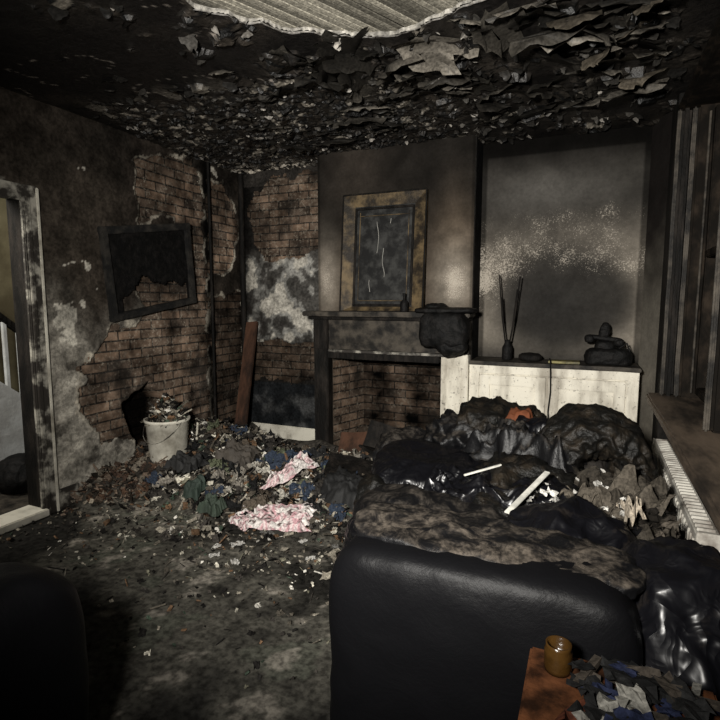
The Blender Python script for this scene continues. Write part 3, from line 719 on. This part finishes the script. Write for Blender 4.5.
# ---------------------------------------------------------------- sofa heap
so=grp('burnt_sofa')
blob('seat_base',(-.36,2.45,.2),(1.25,1.4,.42),M_LEA,so,6,.03,4,(0,0,.2),24,flat=0.0,xmax=.34)
blob('leather_cushion',(-.70,2.62,.50),(.64,.5,.22),M_BAG,so,4,.035,4,(.12,.05,.2),30,seed=3)
blob('leather_cushion_edge',(-.84,2.92,.47),(.56,.36,.26),M_LEAASH,so,3.5,.06,6,(.1,.1,.2),28,seed=6)
blob('arm_roll',(-.50,2.05,.42),(.85,.36,.34),M_LEAASH,so,2.6,.04,4,(0,.12,-.12),30,seed=2)
blob('arm_roll_skin',(-.62,1.86,.38),(.6,.3,.3),M_BAG,so,2.8,.04,5,(0,.2,-.5),28,seed=11)
blob('back_cushion',(-.46,3.05,.62),(.46,.3,.34),M_FOAM,so,3,.08,7,(.3,.1,.1),30,seed=8)
blob('back_cushion_torn',(-.66,2.98,.56),(.3,.3,.3),M_LEAASH,so,2.5,.09,9,(.3,.1,.1),26,seed=18)
blob('seat_middle',(-.22,2.5,.48),(.5,.6,.28),M_FOAM,so,2.5,.08,7,(.1,.1,.1),30,seed=28)
cloth('plastic_drape',(-.42,2.3,.50),.5,.35,.10,M_BAG,so,70,.3,seed=51,sc1=5)
cloth('torn_cover',(-.25,2.75,.58),.5,.4,.14,M_LEAASH,so,60,-.3,seed=61,sc1=7)
for i,(x,y,z) in enumerate(((-.35,2.2,.50),(-.1,2.35,.53),(.05,2.1,.48),(-.9,2.35,.43),(-.25,2.9,.68),(.18,2.6,.5))):
    blob('charred_clump',(x,y,z),(.26,.22,.16),(M_FOAM,M_BAG,M_LEAASH)[i%3],so,2.5,.05,9,(.2*i,.1,.7*i),20,seed=70+i)
rm=grp('charred_rolled_mattress')
v=[];f=[];nt,npz=110,90;Rc=.165;cx,cyy,czz=.03,2.80,.60
for i in range(nt+1):
    th=lerp(-.5,math.pi+.5,i/nt)
    for j in range(npz):
        p=2*math.pi*j/npz
        rr=.095*(1+.30*ns(math.cos(p)*1.6+3,math.sin(p)*1.6,th*.6,1.3)+.22*ns(math.cos(p)*4,math.sin(p)*4,th*.8,1.5)+.14*(1-2*abs(ns(math.cos(p)*4,math.sin(p)*4,th*3,1.2)))+.05*ns(math.cos(p)*9,math.sin(p)*9,th*9,1.5))
        dd=.22*(1+.15*ns(math.cos(p),math.sin(p),th*2,3))
        rad=Rc+rr*math.cos(p)+.02*ns(th*3,p,2,1);yy=dd*math.sin(p)
        q=Matrix.Rotation(.25,3,'Z')@Vector((rad*math.cos(th)*1.05,yy,rad*math.sin(th)*1.15))
        v.append((cx+q.x,cyy+q.y,czz+q.z))
for i in range(nt):
    for j in range(npz): f.append((i*npz+j,i*npz+(j+1)%npz,(i+1)*npz+(j+1)%npz,(i+1)*npz+j))
mk('roll_outer',v,f,M_FOAM,rm,smooth=True)
blob('roll_core',(.03,2.86,.54),(.22,.30,.22),M_CHAR,rm,2.5,.05,9,n=28,seed=5)
blob('black_bin_bag',(-.04,1.90,.5),(.38,.32,.36),M_BAG,None,2.5,.06,5,(0,0,.4),34,seed=14)
uv_=[];uf=[];uc=[]
for i in range(150):
    x=cl(R.gauss(.15,.07),-.1,.30);y=R.gauss(2.25,.18)
    g=R.choice([.008,.015,.02,.03,.06]);s=R.uniform(.03,.08)
    Rm=Euler((R.uniform(-.5,.5),R.uniform(-.5,.5),R.uniform(0,6.28))).to_matrix()
    sheet((x,y,.49+.1*R.random()+.05*sst(.4,0,abs(y-2.25))),s*1.4,s,Rm,(g,g*.85,g*.68),s*.4)
for (x,y,z,L,W,g,r) in ((.12,2.2,.63,.34,.22,.06,(.25,-.2,.7)),(.2,2.0,.58,.26,.18,.03,(-.2,.25,1.2)),(.1,2.45,.64,.26,.2,.025,(.3,.1,.2)),(.0,2.25,.62,.2,.16,.07,(.2,.3,2)),(.16,2.12,.64,.2,.05,.3,(.1,.5,1.9)),(.2,2.3,.64,.3,.2,.04,(.1,-.3,1.4))):
    sheet((x,y,z),L,W,Euler(r).to_matrix(),(g,g*.86,g*.68),.07,14)
for i in range(90):
    x=R.uniform(-.2,.15);y=R.uniform(2.1,2.6);Rm=Euler((R.uniform(-.6,.6),R.uniform(-.6,.6),R.uniform(0,6.28))).to_matrix()
    s=R.uniform(.01,.035);g=R.uniform(.2,.5);sheet((x,y,.60+R.uniform(0,.05)),s*1.4,s,Rm,(g,g*.97,g*.9),s*.4)
mk('board_fragments',uv_,uf,M_RUB,so,uc)
blob('ash_heap',(.13,2.3,.32),(.38,.9,.5),M_LEAASH,so,3,.06,7,n=26,seed=31,xmax=.34)
M_WS=m_plain('white_trim_paint',(.55,.54,.49),.5,.3,.6)
o=box('white_trim_strip',(-.16,-.012,-.004),(.16,.012,.004),M_WS,None,.002);o.location=(-.20,2.15,.66);o.rotation_euler=(0,-.3,1.15)
o=box('white_trim_strip',(-.09,-.006,-.004),(.09,.006,.004),M_WS,None,.002);o.location=(-.42,2.35,.66);o.rotation_euler=(0,-.25,.5)
cloth('orange_cloth_scrap',(-.33,2.92,.76),.12,.10,.05,m_plain('orange_cloth',(.13,.04,.016),.8),None,20,seed=4)
# ---------------------------------------------------------------- foreground armchair
ac=grp('leather_armchair')
blob('back_rest',(-.25,1.36,.385),(.78,.30,.76),M_LEA,ac,7,.014,3,(0,0,0),30,seed=1,flat=0.0)
blob('burnt_top',(-.24,1.42,.748),(.76,.24,.055),M_TOP,ac,4,.022,8,(0,0.03,0),34,seed=7)
blob('arm_left',(-.53,1.75,.28),(.22,.6,.52),M_LEA,ac,5,.02,4,n=20,seed=2,flat=0.0)
blob('seat',(-.2,1.68,.22),(.6,.4,.42),M_LEA,ac,5,.02,4,n=18,seed=3,flat=0.0)
al=grp('leather_armchair.001')
blob('arm',(-1.40,.60,.355),(.32,.78,.71),M_LEA,al,4.5,.012,3,(0,0,.05),28,seed=21,flat=0.0)
blob('seat',(-1.8,.60,.22),(.6,.7,.42),M_LEA,al,5,.02,4,(0,0,.05),20,seed=23,flat=0.0)
blob('back_rest',(-1.95,.2,.38),(.9,.24,.74),M_LEA,al,5,.02,4,(0,0,.05),20,seed=22,flat=0.0)
bb=grp('black_bin_bag.001')
blob('bag_body',(.25,1.50,.37),(.32,.40,.74),M_BAG,bb,3,.06,5,(0,0,0),34,seed=24,flat=0.0)
# side table with clutter
ta=grp('side_table')
TX0,TX1,TY0,TY1,TZ=-.09,.26,.86,1.16,.66
box('top',(TX0,TY0,TZ-.025),(TX1,TY1,TZ),M_ORANGE,ta,.005)
for x in (TX0+.02,TX1-.05):
    for y in (TY0+.02,TY1-.05): box('leg',(x,y,0),(x+.03,y+.03,TZ-.025),M_ORANGE,ta,.003)
box('apron',(TX0+.02,TY0+.02,TZ-.10),(TX1-.02,TY0+.035,TZ-.025),M_ORANGE,ta,.003)
box('apron',(TX0+.02,TY1-.035,TZ-.10),(TX1-.02,TY1-.02,TZ-.025),M_ORANGE,ta,.003)
uv_=[];uf=[];uc=[]
CP=[(.14,.135,.12),(.010,.013,.03),(.04,.012,.006),(.006,.006,.006),(.010,.010,.010),(.02,.015,.011),(.006,.006,.006),(.03,.025,.02)]
for i in range(80):
    s=R.uniform(.02,.06);Rm=Euler((R.uniform(-.2,.2),R.uniform(-.2,.2),R.uniform(0,6.28))).to_matrix();c=R.choice(CP)
    x=R.uniform(TX0+.10,TX1-.03);y=R.uniform(TY0+.03,TY1-.03)
    if R.random()<.5: sheet((x,y,TZ+.015+.02*R.random()),s*1.6,s,Rm,c,s*.25)
    else: addbox(uv_,uf,uc,(x,y,TZ+.012+.012*R.random()),(s*1.8,s*.3,s*.2),Rm,c,.1)
mk('papers_and_bits',uv_,uf,M_RUB,ta,uc)
lathe('amber_jar',(-.03,1.10,TZ),[(0,0),(.026,0),(.028,.01),(.028,.045),(.025,.052),(.026,.06),(.023,.06),(.021,.02),(0,.015)],m_plain('amber_glass',(.035,.017,.004),.25,.3,.5),None)
# ---------------------------------------------------------------- light, world, camera
def aim(o,loc,tgt):
    o.location=loc;o.rotation_euler=(Vector(tgt)-Vector(loc)).to_track_quat('-Z','Y').to_euler()
l=bpy.data.lights.new('photographer_lamp','SPOT');l.energy=980;l.spot_size=math.radians(100);l.spot_blend=1;l.shadow_soft_size=.10;l.color=(1,.965,.90)
o=bpy.data.objects.new('photographer_lamp',l);COL.objects.link(o);aim(o,(-.35,-.3,1.75),(-1.15,4.2,1.40))
l=bpy.data.lights.new('hall_lamp','AREA');l.energy=40;l.size=.4;l.color=(1,.95,.85)
o=bpy.data.objects.new('hall_lamp',l);COL.objects.link(o);aim(o,(-3.7,1.2,2.3),(-4.6,2.8,.9))
w=bpy.data.worlds.new('World');sc.world=w;w.use_nodes=True
w.node_tree.nodes['Background'].inputs[0].default_value=(.5,.5,.5,1);w.node_tree.nodes['Background'].inputs[1].default_value=.003
c=bpy.data.cameras.new('camera');co=bpy.data.objects.new('camera',c);COL.objects.link(co)
c.lens=26.2;c.sensor_width=36;c.clip_start=.02;co.location=(0,0,1.43);co.rotation_euler=(math.radians(83.5),0,math.radians(23.7))
sc.camera=co
sc.view_settings.view_transform='Standard'
